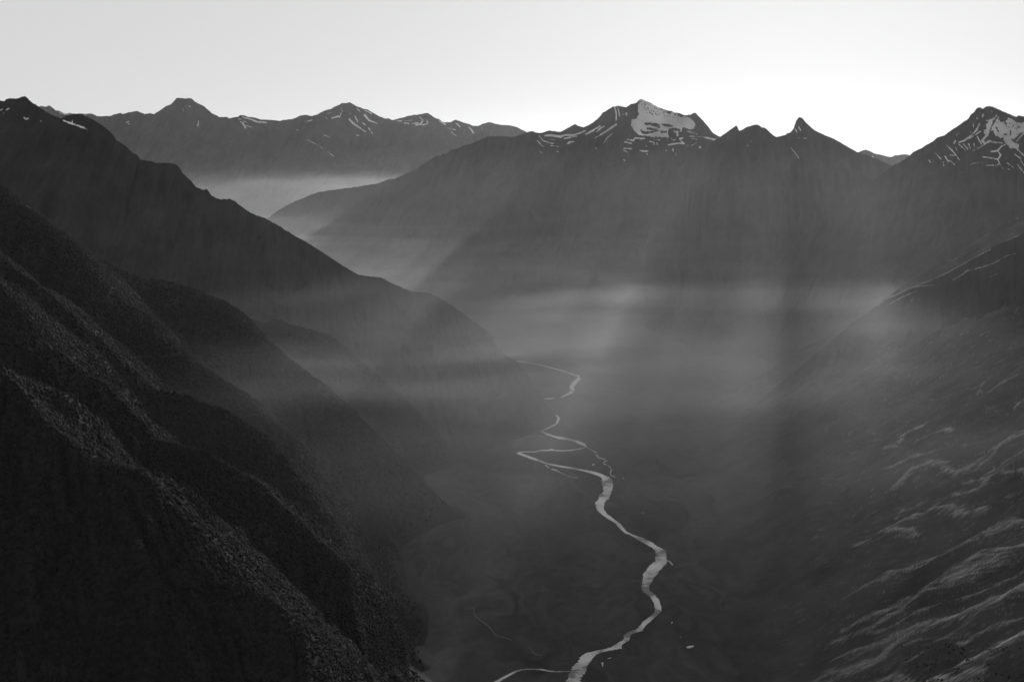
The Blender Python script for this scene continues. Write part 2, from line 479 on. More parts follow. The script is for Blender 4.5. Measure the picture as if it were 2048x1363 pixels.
m1 = [(440,480,14500),(500,452,14000),(536,436,13700),(554,422,13500),(571,412,13400),(591,402,13300),(607,396,13200),(622,389,13100),(638,384,13000),(657,381,12900),(673,379,12800),(693,376,12700),(712,374,12600),(732,370,12500),(755,367,12400),(778,358,12300),(791,357,12250),(801,352,12200),(818,344,12100),(836,336,12000),(840,331,12000),(852,325,11900),(863,318,11850),(871,312,11800),(881,311,11750),(885,307,11700),(893,307,11700),(904,299,11650),(920,295,11600),(926,291,11550),(945,287,11500),(959,280,11450),(975,273,11400),(994,272,11350),(1010,273,11300),(1025,274,11250),(1033,272,11200),(1051,265,11150),(1066,262,11100),(1070,265,11100),(1082,266,11050),(1098,261,11000),(1121,264,10950),(1130,259,10950),(1150,248,10900),(1157,252,10900),(1168,255,10850),(1186,245,10800),(1198,235,10750),(1205,226,10700),(1226,213,10650),(1230,214,10650),(1235,211,10620),(1243,213,10600),(1253,215,10580),(1260,209,10560),(1274,205,10520),(1278,200,10500),(1282,198,10500),(1294,203,10480),(1303,207,10460),(1315,214,10440),(1332,220,10420),(1339,222,10400),(1356,226,10380),(1373,231,10350),(1378,229,10340),(1381,230,10330),(1385,226,10320),(1391,226,10300),(1397,232,10290),(1407,242,10270),(1417,254,10250),(1426,266,10230),(1439,273,10200),(1500,300,10100),(1600,340,10000),(1700,380,10000)]
o, P_m1 = ridge('mountain', m1, [(-0.45, -1), (-0.15, -1)], (0.3, 1), M_mid, tanf=0.85, tanb=0.8, p=1.45, step=1.35, rows=420, brows=40,
             jag=0.75, gul=(800, 2600, 130), snow=snow1, seed=8, rowpow=1.25)
tag(o, 'broad mountain whose highest pointed peak carries the largest snowfield', 'mountain', 'structure')

m2 = [(1140,640,8800),(1170,580,9200),(1200,525,9450),(1245,462,9550),(1290,400,9450),(1340,348,9250),(1390,308,8950),(1430,281,8700),(1440,274,8700),(1451,266,8700),(1461,259,8700),(1472,251,8700),(1475,254,8700),(1478,261,8700),(1483,260,8700),(1493,254,8700),(1498,253,8700),(1505,250,8700),(1515,249,8700),(1524,255,8700),(1530,255,8700),(1541,266,8700),(1552,274,8680),(1562,272,8660),(1571,270,8640),(1575,266,8620),(1579,266,8610),(1587,258,8600),(1589,251,8600),(1592,242,8600),(1598,234,8600),(1605,236,8600),(1611,244,8600),(1627,259,8600),(1638,265,8600),(1654,272,8580),(1669,278,8560),(1686,288,8540),(1703,298,8520),(1715,304,8500),(1744,313,8500),(1772,326,8500),(1783,331,8500),(1850,370,8500),(1950,420,8500)]
o, P_m2 = ridge('mountain', m2, [(-0.35, -1), (-0.1, -1)], (0.1, 1), M_mid, tanf=0.88, tanb=0.9, p=1.45, step=1.4, rows=330, brows=40,
             jag=0.6, gul=(600, 2200, 110), snow=snow2, seed=9, rowpow=1.3)
tag(o, 'dark mountain topped by a sharp leaning rock horn', 'mountain', 'structure')

m3 = [(1500,590,7300),(1600,480,7300),(1700,400,7300),(1761,350,7250),(1783,333,7200),(1794,327,7200),(1809,319,7200),(1819,311,7150),(1827,304,7150),(1842,297,7100),(1852,290,7100),(1866,283,7100),(1874,275,7050),(1888,271,7050),(1897,264,7000),(1910,256,7000),(1922,247,7000),(1937,237,6950),(1941,230,6950),(1948,225,6950),(1952,218,6900),(1960,215,6900),(1966,218,6900),(1970,214,6900),(1981,212,6850),(1989,215,6850),(1999,220,6800),(2014,226,6800),(2033,234,6750),(2036,231,6750),(2048,233,6700),(2100,215,6600),(2200,190,6400),(2400,200,6000)]
o, P_m3 = ridge('mountain', m3, [(-0.5, -1), (-0.35, -1)], (0.3, 1), M_mid, tanf=0.8, tanb=0.8, p=1.4, step=1.4, rows=330, brows=40,
             jag=0.7, gul=(550, 2000, 95), snow=snow3, seed=12, rowpow=1.3)
tag(o, 'snow-streaked rocky peak at the right edge of the skyline', 'mountain', 'structure')

lA = [(-400,240,4900),(-150,215,4900),(0,201,4900),(8,202,4901),(14,198,4903),(20,196,4904),(24,197,4905),(30,198,4906),(36,197,4907),(42,194,4909),(50,192,4910),(60,202,4912),(80,215,4917),(100,228,4921),(122,237,4926),(130,233,4927),(145,228,4931),(158,227,4933),(185,238,4939),(200,248,4942),(215,258,4946),(225,268,4948),(232,280,4949),(250,290,4953),(262,303,4956),(277,312,4959),(279,320,4959),(300,321,4964),(312,326,4966),(335,325,4971),(355,330,4976),(365,345,4978),(380,360,4981),(392,374,4984),(407,379,4987),(414,378,4988),(422,390,4990),(430,395,4992),(440,398,4994),(460,398,4998),(470,402,5000),(482,412,5003),(500,425,5007),(512,430,5009),(530,436,5013),(557,451,5019),(581,466,5024),(608,481,5030),(636,498,5036),(663,516,5042),(697,538,5049),(718,550,5056),(763,555,5071),(780,564,5076),(821,582,5090),(862,586,5104),(889,601,5113),(910,615,5120),(934,632,5128),(958,649,5136),(982,670,5144),(995,694,5148),(1012,711,5147),(1033,721,5142),(1053,745,5138),(1070,772,5134),(1091,800,5130),(1101,820,5065),(1108,837,5020)]
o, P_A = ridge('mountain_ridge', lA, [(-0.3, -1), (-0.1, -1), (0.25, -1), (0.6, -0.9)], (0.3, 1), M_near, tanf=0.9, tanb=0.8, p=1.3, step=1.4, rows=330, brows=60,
            jag=1.3, gul=(260, 1300, 62), snow=snowA, seed=14, rowpow=1.2, fine=4, end=0.6)
tag(o, 'long dark ridge descending from the top left corner to the river', 'ridge', 'structure')

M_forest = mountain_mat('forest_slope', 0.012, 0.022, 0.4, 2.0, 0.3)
lB2 = [(380,600,4350),(440,622,4367),(485,633,4380),(523,647,4383),(560,640,4387),(581,650,4389),(632,664,4394),(656,671,4396),(690,695,4400),(740,740,4364),(800,790,4321),(860,850,4278),(900,900,4250)]
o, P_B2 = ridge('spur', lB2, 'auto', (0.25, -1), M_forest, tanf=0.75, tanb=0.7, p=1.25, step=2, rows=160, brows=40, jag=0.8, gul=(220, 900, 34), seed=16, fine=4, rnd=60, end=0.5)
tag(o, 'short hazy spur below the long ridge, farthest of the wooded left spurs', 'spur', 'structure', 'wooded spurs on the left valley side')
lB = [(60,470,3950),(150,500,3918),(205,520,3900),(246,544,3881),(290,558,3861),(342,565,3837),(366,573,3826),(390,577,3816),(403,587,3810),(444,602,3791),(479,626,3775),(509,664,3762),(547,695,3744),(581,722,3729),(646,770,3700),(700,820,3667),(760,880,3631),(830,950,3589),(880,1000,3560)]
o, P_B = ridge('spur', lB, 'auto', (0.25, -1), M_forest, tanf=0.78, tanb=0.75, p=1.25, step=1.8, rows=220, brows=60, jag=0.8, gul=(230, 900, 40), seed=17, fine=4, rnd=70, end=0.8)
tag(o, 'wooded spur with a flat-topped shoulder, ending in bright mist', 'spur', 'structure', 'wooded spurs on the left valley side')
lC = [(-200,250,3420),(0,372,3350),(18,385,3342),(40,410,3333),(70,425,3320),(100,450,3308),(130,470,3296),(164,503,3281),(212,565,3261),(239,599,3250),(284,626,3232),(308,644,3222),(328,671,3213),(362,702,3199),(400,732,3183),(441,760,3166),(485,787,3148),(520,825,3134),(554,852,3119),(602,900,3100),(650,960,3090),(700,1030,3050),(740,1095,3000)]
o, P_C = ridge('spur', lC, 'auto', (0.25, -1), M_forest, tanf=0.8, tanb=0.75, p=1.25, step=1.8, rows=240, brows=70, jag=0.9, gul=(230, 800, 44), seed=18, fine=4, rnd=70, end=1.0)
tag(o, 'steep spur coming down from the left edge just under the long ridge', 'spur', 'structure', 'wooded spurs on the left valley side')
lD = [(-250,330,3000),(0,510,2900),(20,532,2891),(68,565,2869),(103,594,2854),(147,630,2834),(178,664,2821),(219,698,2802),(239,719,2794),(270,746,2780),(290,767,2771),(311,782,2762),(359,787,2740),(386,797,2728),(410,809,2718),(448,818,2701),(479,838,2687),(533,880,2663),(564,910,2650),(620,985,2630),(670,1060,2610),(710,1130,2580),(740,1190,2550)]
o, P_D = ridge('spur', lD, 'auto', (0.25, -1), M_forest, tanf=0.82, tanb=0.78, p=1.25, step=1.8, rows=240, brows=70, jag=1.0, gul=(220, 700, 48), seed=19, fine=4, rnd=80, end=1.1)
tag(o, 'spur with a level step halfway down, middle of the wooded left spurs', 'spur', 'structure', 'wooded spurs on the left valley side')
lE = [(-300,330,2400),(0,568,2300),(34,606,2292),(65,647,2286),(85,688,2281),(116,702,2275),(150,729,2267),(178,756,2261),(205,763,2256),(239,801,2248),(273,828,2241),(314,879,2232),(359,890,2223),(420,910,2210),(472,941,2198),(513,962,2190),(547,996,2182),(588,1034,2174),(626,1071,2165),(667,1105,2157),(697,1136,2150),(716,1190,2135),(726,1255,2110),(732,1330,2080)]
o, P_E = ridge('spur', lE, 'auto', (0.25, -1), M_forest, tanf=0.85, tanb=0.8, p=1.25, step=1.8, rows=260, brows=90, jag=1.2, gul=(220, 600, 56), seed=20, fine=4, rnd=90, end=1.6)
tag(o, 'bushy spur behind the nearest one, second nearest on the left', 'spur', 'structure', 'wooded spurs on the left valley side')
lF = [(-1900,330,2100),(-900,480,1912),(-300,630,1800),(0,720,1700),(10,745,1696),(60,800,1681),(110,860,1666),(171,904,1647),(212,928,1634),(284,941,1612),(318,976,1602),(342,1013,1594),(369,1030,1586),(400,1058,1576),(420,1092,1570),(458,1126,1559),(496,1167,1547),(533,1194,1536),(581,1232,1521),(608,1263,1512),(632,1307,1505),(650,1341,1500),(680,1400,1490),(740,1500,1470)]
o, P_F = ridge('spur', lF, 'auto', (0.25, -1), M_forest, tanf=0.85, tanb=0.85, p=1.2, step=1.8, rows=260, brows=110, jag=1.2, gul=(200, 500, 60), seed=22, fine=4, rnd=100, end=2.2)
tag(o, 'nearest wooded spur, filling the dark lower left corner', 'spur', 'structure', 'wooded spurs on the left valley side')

# right-hand spur in the middle distance
lS = [(2300,330,3900),(2150,410,4050),(2048,465,4200),(1998,488,4280),(1957,509,4350),(1909,536,4450),(1868,557,4550),(1827,572,4650),(1792,584,4714),(1758,608,4746),(1700,650,4800),(1640,700,4830),(1580,750,4860),(1530,790,4860),(1480,830,4800)]
M_spur = mountain_mat('scrubby_spur', 0.016, 0.036, 0.15, 1.6, 0.45)  # pale crest streaks carried by the snow mask
paleS = dict(strokes=sc(1348, 150, 2.925, [[(1190,1350,8),(1230,1310,14),(1300,1285,10),(1390,1240,12),(1480,1230,5),(1560,1228,4)],[(1400,1240,8),(1500,1200,7),(1600,1155,6),(1700,1100,6),(1790,1050,6),(1850,1020,5)],
    [(1630,1200,6),(1690,1165,7),(1720,1135,5)],[(1910,980,7),(1960,960,7),(2020,935,6)],[(1390,1320,8),(1400,1300,5)],[(1850,1180,4),(1900,1160,4)],[(1700,1150,5),(1820,1118,7),(1870,1100,5),(1950,1055,6),(2000,1045,5)],
    [(1250,1345,5),(1330,1300,7),(1420,1262,5)]]))
o, P_S = ridge('spur', lS, [(-0.4, -1), (-0.7, -1)], (-0.3, 1), M_spur, snow=paleS, tanf=0.75, tanb=0.8, p=1.35, step=1.8, rows=220, brows=60, jag=0.8, gul=(260, 1200, 35), seed=24, fine=4, end=0.5)
tag(o, 'grassy spur slanting down from the right edge into the bright mist', 'spur', 'structure')

# ------------------------------------------------------------------ near right valley side
NY, NS = 1100, 800
yy = 900 + 4300 * np.linspace(0, 1, NY) ** 1.35
ss = 2300 * np.linspace(0, 1, NS) ** 1.15
YY, SS = np.meshgrid(yy, ss, indexing='ij')
foot = 190 + 0.152 * YY - 110
XX = foot + SS


def wall_z(x, y):
    s = np.maximum(x - (150 + 0.152 * y), 0)
    return np.where(s < 260, 0.00125 * s * s * 1.0, 0.00125 * 260 * 260 + (s - 260) * 0.66)


def on_wall(px, py):
    d = ray(px, py)
    lo, hi = 500.0, 9000.0
    for _ in range(50):
        m = (lo + hi) / 2
        p = d * (m / d[1]) + np.array([0, 0, ZC])
        if p[2] > wall_z(p[0], p[1]):
            lo = m
        else:
            hi = m
    return p


foot_n = 90 * fbm(YY / 500, YY * 0 + 3, 3, 60) + 25 * fbm(YY / 90, SS / 200, 3, 67)
ZZ = wall_z(XX + foot_n, YY) - 4.0
a0, a1 = on_wall(2048, 1164), on_wall(1640, 1350)
st = (a1 - a0)[:2]
st = st / np.linalg.norm(st)
al = XX * st[0] + YY * st[1]
ac = -XX * st[1] + YY * st[0]
wob = fbm(al / 500, ac / 500, 3, 61) * 60 + fbm(al / 120, ac / 120, 2, 68) * 12
rise = np.clip((SS - 120) / 400, 0, 1)
ac2 = ac + wob
r1 = 1 - ridged(al / 900, ac2 / 190, 2, 62, 0.5)
r2 = 1 - ridged(al / 380, (ac2 + 0.2 * al) / 70, 2, 63, 0.5)
r3 = 1 - ridged(al / 150, (ac2 + 0.1 * al) / 24, 2, 64, 0.6)
ZZ = ZZ + rise * (20 * (r1 ** 2 - 0.5) + 10 * (r2 ** 2 - 0.4) + 5.5 * (r3 ** 2 - 0.4)) + rise * 2.0 * fbm(al / 26, ac / 9, 3, 65)
ZZ = ZZ + rise * 20 * fbm(XX / 600, YY / 600, 3, 66)
# ribs of pale tussock and rock, their sunlit streaks painted in too: (photo points, height m, width m)
ribs = [([(2048,844),(2018,867),(1987,889),(1955,905),(1910,919),(1856,928),(1815,950),(1790,970)], 14, 26),
        ([(2048,868),(2000,885),(1975,915),(1950,935)], 8, 14),
        ([(1875,838),(1850,850),(1815,862),(1795,885),(1770,895)], 10, 18),
        ([(1905,866),(1870,875),(1830,895)], 6, 10),
        ([(1880,895),(1840,910),(1800,930),(1760,945)], 7, 10),
        ([(2048,905),(2010,915),(1975,945),(1940,955)], 8, 12),
        ([(2048,945),(2000,950),(1972,960),(1925,962)], 8, 12),
        ([(1972,970),(1955,990),(1900,1000),(1860,1015),(1845,1028)], 9, 14),
        ([(1970,1010),(1930,1020),(1890,1030),(1840,1038),(1815,1058),(1780,1068),(1710,1085)], 12, 22),
        ([(1825,1078),(1790,1082),(1750,1072),(1720,1078)], 7, 18),
        ([(1835,1010),(1800,1022),(1790,1030)], 5, 10),
        ([(2048,1027),(2014,1040),(1969,1062),(1910,1088),(1861,1110),(1798,1138),(1753,1156),(1708,1175)], 16, 24),
        ([(2048,1072),(2000,1090),(1960,1105),(1920,1130),(1880,1145),(1840,1175),(1790,1200),(1740,1222),(1690,1240)], 12, 20),
        ([(1985,1110),(1950,1125),(1910,1140)], 10, 55),
        ([(1900,1150),(1850,1170),(1800,1205),(1750,1235),(1700,1250),(1670,1262)], 8, 14),
        ([(2048,1125),(2000,1150),(1955,1168),(1900,1180),(1840,1205),(1790,1235),(1740,1245)], 7, 9),
        ([(2048,1160),(2000,1180),(1946,1200),(1888,1217),(1829,1234),(1793,1256),(1766,1283),(1730,1300),(1690,1322),(1630,1350)], 16, 30),
        ([(1870,1230),(1800,1245),(1740,1275),(1700,1290),(1660,1310)], 8, 14),
        ([(2048,1200),(2000,1222),(1960,1240),(1920,1260)], 7, 9),
        ([(1770,1292),(1730,1315),(1680,1335),(1640,1360)], 9, 20),
        ([(2048,1267),(2014,1290),(1969,1302),(1930,1310)], 9, 22),
        ([(1960,1340),(1920,1350),(1850,1345),(1800,1330),(1765,1338),(1710,1360)], 9, 26),
        ([(2030,765),(2000,780),(1975,792)], 6, 8), ([(1995,760),(1970,775),(1955,792)], 6, 9), ([(2048,795),(2030,810)], 6, 9)]
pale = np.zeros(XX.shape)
for line, hh, ww in ribs:
    q = np.array([on_wall(*c)[:2] for c in line])
    if line[0][0] >= 2048:
        q = np.vstack([q[0] - (q[1] - q[0]) * 6, q])
    best = np.full(XX.shape, 1e9)
    for u, v in zip(q[:-1], q[1:]):
        dv = v - u
        t = np.clip(((XX - u[0]) * dv[0] + (YY - u[1]) * dv[1]) / (dv @ dv), 0, 1)
        best = np.minimum(best, np.hypot(XX + 0.1 * wob - u[0] - t * dv[0], YY - u[1] - t * dv[1]))
    ZZ = ZZ + 0.6 * hh * np.exp(-best / (0.6 * ww)) * rise
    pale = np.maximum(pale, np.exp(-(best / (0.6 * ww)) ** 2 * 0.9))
ZZ = np.where(SS < 1, -6, ZZ)
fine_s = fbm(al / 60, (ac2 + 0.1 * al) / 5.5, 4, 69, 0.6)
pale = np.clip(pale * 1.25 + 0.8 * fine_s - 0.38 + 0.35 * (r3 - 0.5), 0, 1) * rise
P_W = np.stack([XX, YY, np.maximum(ZZ, -6)], -1)
ang = np.stack([ac, al], -1)

m, n, l, b = new_mat('tussock_slope')
uv = n.new('ShaderNodeUVMap')
mp = n.new('ShaderNodeMapping')
mp.inputs['Scale'].default_value = (0.22, 0.03, 1)
l.new(uv.outputs['UV'], mp.inputs['Vector'])
s1_ = noise_node(n, l, mp.outputs['Vector'], 1.0, 8, 0.65, 0.5)
geo = n.new('ShaderNodeNewGeometry')
s2_ = noise_node(n, l, geo.outputs['Position'], 0.006, 6, 0.6)
base = ramp(n, l, s2_.outputs['Fac'], 0.35, 0.03, 0.65, 0.055)
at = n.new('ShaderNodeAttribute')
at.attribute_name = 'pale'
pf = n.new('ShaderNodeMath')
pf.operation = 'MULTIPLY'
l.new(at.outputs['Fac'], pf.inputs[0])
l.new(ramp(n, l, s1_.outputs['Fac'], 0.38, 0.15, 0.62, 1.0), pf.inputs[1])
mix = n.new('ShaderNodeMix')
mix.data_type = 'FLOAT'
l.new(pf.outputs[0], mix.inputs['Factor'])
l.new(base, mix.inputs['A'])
mix.inputs['B'].default_value = 0.24  # pale tussock tone, with the grazing sunlight on the ribs painted in
l.new(mix.outputs['Result'], b.inputs['Base Color'])
b.inputs['Roughness'].default_value = 1.0
b.inputs['Specular IOR Level'].default_value = 0.0
bp = n.new('ShaderNodeBump')
bp.inputs['Strength'].default_value = 0.5
bp.inputs['Distance'].default_value = 3.0
l.new(s1_.outputs['Fac'], bp.inputs['Height'])
l.new(bp.outputs['Normal'], b.inputs['Normal'])
M_tus = m
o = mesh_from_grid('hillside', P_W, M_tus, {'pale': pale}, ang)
tag(o, 'near grassy mountainside at lower right with pale diagonal tussock ribs, their sunlit streaks painted in', 'hillside', 'structure')

# ------------------------------------------------------------------ valley floor and ground
m, n, l, b = new_mat('valley_turf')
geo = n.new('ShaderNodeNewGeometry')
mp = n.new('ShaderNodeMapping')
mp.inputs['Scale'].default_value = (0.004, 0.0016, 1)
l.new(geo.outputs['Position'], mp.inputs['Vector'])
t1 = noise_node(n, l, mp.outputs['Vector'], 1.0, 9, 0.6, 0.3)
t2 = noise_node(n, l, geo.outputs['Position'], 0.03, 6, 0.7)
ma = n.new('ShaderNodeMath')
ma.operation = 'MULTIPLY_ADD'
l.new(t2.outputs['Fac'], ma.inputs[0])
ma.inputs[1].default_value = 0.35
l.new(t1.outputs['Fac'], ma.inputs[2])
l.new(ramp(n, l, ma.outputs[0], 0.45, 0.024, 0.9, 0.06), b.inputs['Base Color'])
b.inputs['Roughness'].default_value = 1.0
b.inputs['Specular IOR Level'].default_value = 0.0
M_floor = m
gx = np.concatenate([np.linspace(-30000, -2600, 12)[:-1], np.linspace(-2600, 3000, 400), np.linspace(3000, 30000, 12)[1:]])
gy = np.concatenate([np.linspace(-3000, 1000, 6)[:-1], np.linspace(1000, 8000, 420), np.linspace(8000, 50000, 20)[1:]])
GX, GY = np.meshgrid(gx, gy)
GZ = 0 * GX
inr = (GX > -2600) & (GX < 3000) & (GY > 1000) & (GY < 8000)
GZ = np.where(inr, -2.2 + 2.0 * fbm(GX / 260, GY / 420, 4, 91), -2.2)
GZ = np.minimum(GZ, -0.3)
o = mesh_from_grid('valley_floor', np.stack([GX, GY, GZ], -1)[:, ::1], M_floor)
tag(o, 'flat dark turf valley floor crossed by the winding river', 'ground', 'structure')

# ------------------------------------------------------------------ water
m, n, l, b = new_mat('river_water')
b.inputs['Roughness'].default_value = 0.16
b.inputs['IOR'].default_value = 1.33
b.inputs['Specular IOR Level'].default_value = 0.5
geo = n.new('ShaderNodeNewGeometry')
tw = noise_node(n, l, geo.outputs['Position'], 0.007, 6, 0.7)
l.new(ramp(n, l, tw.outputs['Fac'], 0.45, 0.02, 0.56, 0.7), b.inputs['Roughness'])
l.new(ramp(n, l, tw.outputs['Fac'], 0.45, 0.40, 0.56, 0.12), b.inputs['Base Color'])  # glints painted in: smoother water also gets a paler colour
tw2 = noise_node(n, l, geo.outputs['Position'], 0.16, 5, 0.7)
bp = n.new('ShaderNodeBump')
bp.inputs['Strength'].default_value = 0.5
bp.inputs['Distance'].default_value = 0.6
l.new(tw2.outputs['Fac'], bp.inputs['Height'])
l.new(bp.outputs['Normal'], b.inputs['Normal'])
M_water = m
m, n, l, b = new_mat('gravel')
geo = n.new('ShaderNodeNewGeometry')
tg = noise_node(n, l, geo.outputs['Position'], 0.08, 6, 0.7)
l.new(ramp(n, l, tg.outputs['Fac'], 0.3, 0.045, 0.7, 0.10), b.inputs['Base Color'])
b.inputs['Roughness'].default_value = 1.0
M_gravel = m


def strips(name, chains, mat, z, jit=0.35, seed=5):
    """chains of (xl,yl,xr,yr) bank points in photo pixels, laid on the valley floor as water sheets"""
    V, F = [], []
    rr = random.Random(seed)
    for ch in chains:
        ch = np.array(ch, float)
        mid = (ch[:, :2] + ch[:, 2:]) / 2
        L = np.concatenate([[0], np.cumsum(np.hypot(*np.diff(mid, axis=0).T))])
        nn = max(3, int(L[-1] / 1.2))
        s = np.linspace(0, L[-1], nn)
        cc = [np.interp(s, L, ch[:, k]) for k in range(4)]
        k0 = len(V)
        for i in range(nn):
            xl, yl, xr, yr = (c[i] for c in cc)
            mx, my = (xl + xr) / 2, (yl + yr) / 2
            a = 1 + jit * (rr.random() - 0.5)
            bb = 1 + jit * (rr.random() - 0.5)
            pl = on_floor(mx + (xl - mx) * a, my + (yl - my) * a, z)
            pr = on_floor(mx + (xr - mx) * bb, my + (yr - my) * bb, z)
            V += [tuple(pl), tuple(pr)]
        for i in range(nn - 1):
            q = k0 + 2 * i
            F.append((q, q + 1, q + 3, q + 2))
    me = bpy.data.meshes.new(name)
    me.from_pydata(V, [], F)
    me.update()
    me.materials.append(mat)
    o = bpy.data.objects.new(name, me)
    col.objects.link(o)
    # all faces up
    import bmesh
    bm = bmesh.new()
    bm.from_mesh(me)
    for f in bm.faces:
        if f.normal.z < 0:
            f.normal_flip()
    bm.to_mesh(me)
    bm.free()
    return o


def stroke_chain(st, mn=1.5):
    st = np.array(st, float)
    if len(st) == 1:
        x, y, w = st[0]
        st = np.array([[x - w * 0.7, y, w * 0.3], [x, y, w * 0.55], [x + w * 0.7, y, w * 0.3]])
    d = np.gradient(st[:, :2], axis=0)
    d /= np.linalg.norm(d, axis=1)[:, None] + 1e-9
    nx, ny = -d[:, 1], d[:, 0]
    w = np.maximum(st[:, 2], mn) / 2
    return np.stack([st[:, 0] + nx * w, st[:, 1] + ny * w, st[:, 0] - nx * w, st[:, 1] - ny * w], -1)


def bank(ox, oy, s, rows):
    return [(ox + a / s, oy + b / s, ox + c / s, oy + d / s) for a, b, c, d in rows]


main = bank(1080, 1130, 5.85, [(255,1480,440,1480),(280,1420,455,1420),(300,1363,468,1363),(345,1260,485,1300),(355,1235,525,1245),(370,1190,540,1200),(440,1130,565,1150),(480,1060,620,1080),(540,1022,650,1045),(640,1000,720,1015),(760,975,800,997),(840,950,870,985),(865,935,960,968),(910,905,955,930),(960,880,1005,895),(985,850,1050,870),(980,820,1055,830),(1010,790,1075,800),(1060,765,1115,785),(1130,745,1195,765),(1170,700,1220,725),(1210,650,1260,680),(1245,625,1310,635),(1310,575,1360,595),(1345,540,1420,540),(1345,500,1425,500),(1335,450,1405,430),(1310,400,1375,380),(1270,350,1345,345),(1210,310,1295,298),(1183,275,1275,275),(1190,230,1280,230),(1200,150,1320,180),(1210,100,1360,110),(1250,40,1400,60)])
main += bank(1080, 920, 5.85, [(1290,1228,1462,1228),(1345,1180,1488,1175),(1360,1110,1478,1110),(1350,1060,1468,1050),(1315,1020,1380,1010),(1250,985,1300,950),(1150,930,1200,905),(1050,870,1080,865),(990,850,1010,830),(930,790,985,795),(870,725,950,745),(790,680,870,690),(720,630,790,630),(660,575,745,570),(650,520,750,510),(640,495,765,475),(690,450,800,450),(695,395,830,395),(745,370,840,360),(735,300,862,300),(720,235,850,240),(735,215,825,200),(690,185,770,182),(620,160,690,145),(500,125,540,110),(330,97,380,83),(200,70,250,60),(90,47,110,38),(0,20,20,10)])
main += bank(980, 800, 6.817, [(690,845,720,830),(560,800,600,780),(450,760,480,738),(370,728,415,715)])
c3, c4, c5, c1, c2 = (980, 800, 6.817), (980, 680, 6.817), (880, 1200, 6.827), (1080, 1130, 5.85), (1080, 920, 5.85)
river_st = sc(*c3, [[(365,722,16),(400,710,14),(440,702,11),(520,702,9),(610,702,7),(700,683,12),(800,680,18),(840,672,24),(880,682,14),(1000,688,13),(1100,680,13),(1200,665,13),(1280,648,14),(1310,632,14)],
                    [(1325,642,8),(1285,605,40),(1230,580,38),(1150,550,26),(1050,525,28),(930,508,34),(850,485,20),(780,460,26),(720,432,24),(688,412,14),(730,402,10),(790,380,12),(850,350,14),(900,325,20),(920,290,32),(940,250,36),(920,220,22),(893,198,6)]])
river_st += sc(*c4, [[(745,795,10),(810,795,13),(880,788,8)], [(965,778,6),(1040,745,20),(1105,710,44),(1130,680,54),(1112,645,56),(1130,605,56),(1175,560,52),(1215,520,46),(1212,492,34),(1170,478,15),(1100,455,15),(1000,420,13),(900,392,13),(750,352,11),(600,318,10),(450,293,9),(340,285,12)]])
chains = [np.array(main)] + [stroke_chain(s) for s in river_st]
o = strips('river', chains, M_water, 0.25)
tag(o, 'silvery river winding along the dark valley floor', 'river', 'structure')
o = strips('stream', [stroke_chain(s) for s in sc(*c5, [[(690,1160,44),(770,1113,40),(850,1065,32),(950,1010,28),(1010,980,30),(1100,945,22),(1200,935,18),(1300,937,15),(1400,942,22),(1480,960,14),(1580,970,12),(1680,968,13),(1775,966,16)]])], M_water, 0.15, seed=8)
tag(o, 'narrow side stream curving in to join the river at bottom centre', 'stream', 'structure')
o = strips('stream', [stroke_chain(s) for s in sc(*c3, [[(1325,643,7),(1345,655,6),(1370,665,12),(1410,690,12),(1455,718,9)], [(1450,742,22),(1480,780,11),(1530,795,10),(1580,808,8)],
        [(1600,825,8),(1555,838,10),(1545,860,12),(1590,880,9)], [(1605,883,8),(1640,910,15),(1655,945,18),(1640,990,14),(1650,1025,10),(1710,1045,6)], [(1800,1060,6),(1835,1065,10)]])], M_water, 0.15, seed=9)
tag(o, 'thin crinkled stream wriggling right of the big river loop', 'stream', 'structure')
o = strips('stream', [stroke_chain(s) for s in sc(*c3, [[(750,878,9),(800,915,11)], [(835,935,10),(900,955,24),(960,985,10),(1050,1025,9),(1130,1050,8),(1200,1055,5)], [(890,950,9),(905,938,7)]])], M_water, 0.15, seed=10)
tag(o, 'short bright backwater sliver just below the lower arm of the river loop', 'backwater', 'structure')
o = strips('stream', [stroke_chain(s, 1.2) for s in sc(*c3, [[(770,478,8),(725,495,8),(720,520,10),(690,545,9),(645,530,8),(680,500,7),(730,482,6)], [(710,480,7),(600,485,7),(500,500,8),(430,525,8),(350,540,7),(200,540,6),(130,540,4)]])], M_gravel, 0.15, seed=11)
tag(o, 'faint gravel braid trailing left from the upper river bend', 'stream bed', 'structure')
o = strips('stream_bed', [stroke_chain(s, 1.2) for s in sc(*c5, [[(440,100,6),(465,120,9),(465,190,12),(540,260,10),(640,330,13),(700,390,13),(760,470,11),(900,510,8),(980,540,5)], [(1225,638,7),(1260,700,9),(1310,735,10),(1400,750,8)]])], M_gravel, 0.1, seed=12)
tag(o, 'dim dry stream bed left of the lower river', 'stream bed', 'structure')
ponds = [(c3, [[(1390,876,10),(1405,878,18),(1428,874,8)]], 'tiny pond inside the river loop, beside the crinkled stream'),
         (c2, [[(1190,612,5),(1203,612,12),(1212,611,5)]], 'tiny pond right of the middle river, closest below the loop'),
         (c2, [[(1505,1172,6),(1525,1190,12),(1545,1215,16),(1556,1222,12)]], 'small crooked pond right beside the wide bend of the river'),
         (c1, [[(1715,958,14),(1740,953,30),(1770,947,24),(1800,941,12)]], 'brightest oval pond on the dark turf right of the lower river'),
         (c1, [[(718,1135,10),(732,1140,26),(735,1160,12),(731,1182,6)]], 'small T-shaped pond right of the river near the bottom edge'),
         (c1, [[(790,1088,7),(812,1083,8),(835,1076,6)]], 'thin sliver pond just above the T-shaped one'),
         (c1, [[(1535,672,8),(1545,665,11),(1553,660,7)]], 'speck of a pond right of the river where it narrows'),
         (c1, [[(1640,838,9),(1647,838,13),(1654,838,8)]], 'round speck of a pond above the brightest oval pond')]
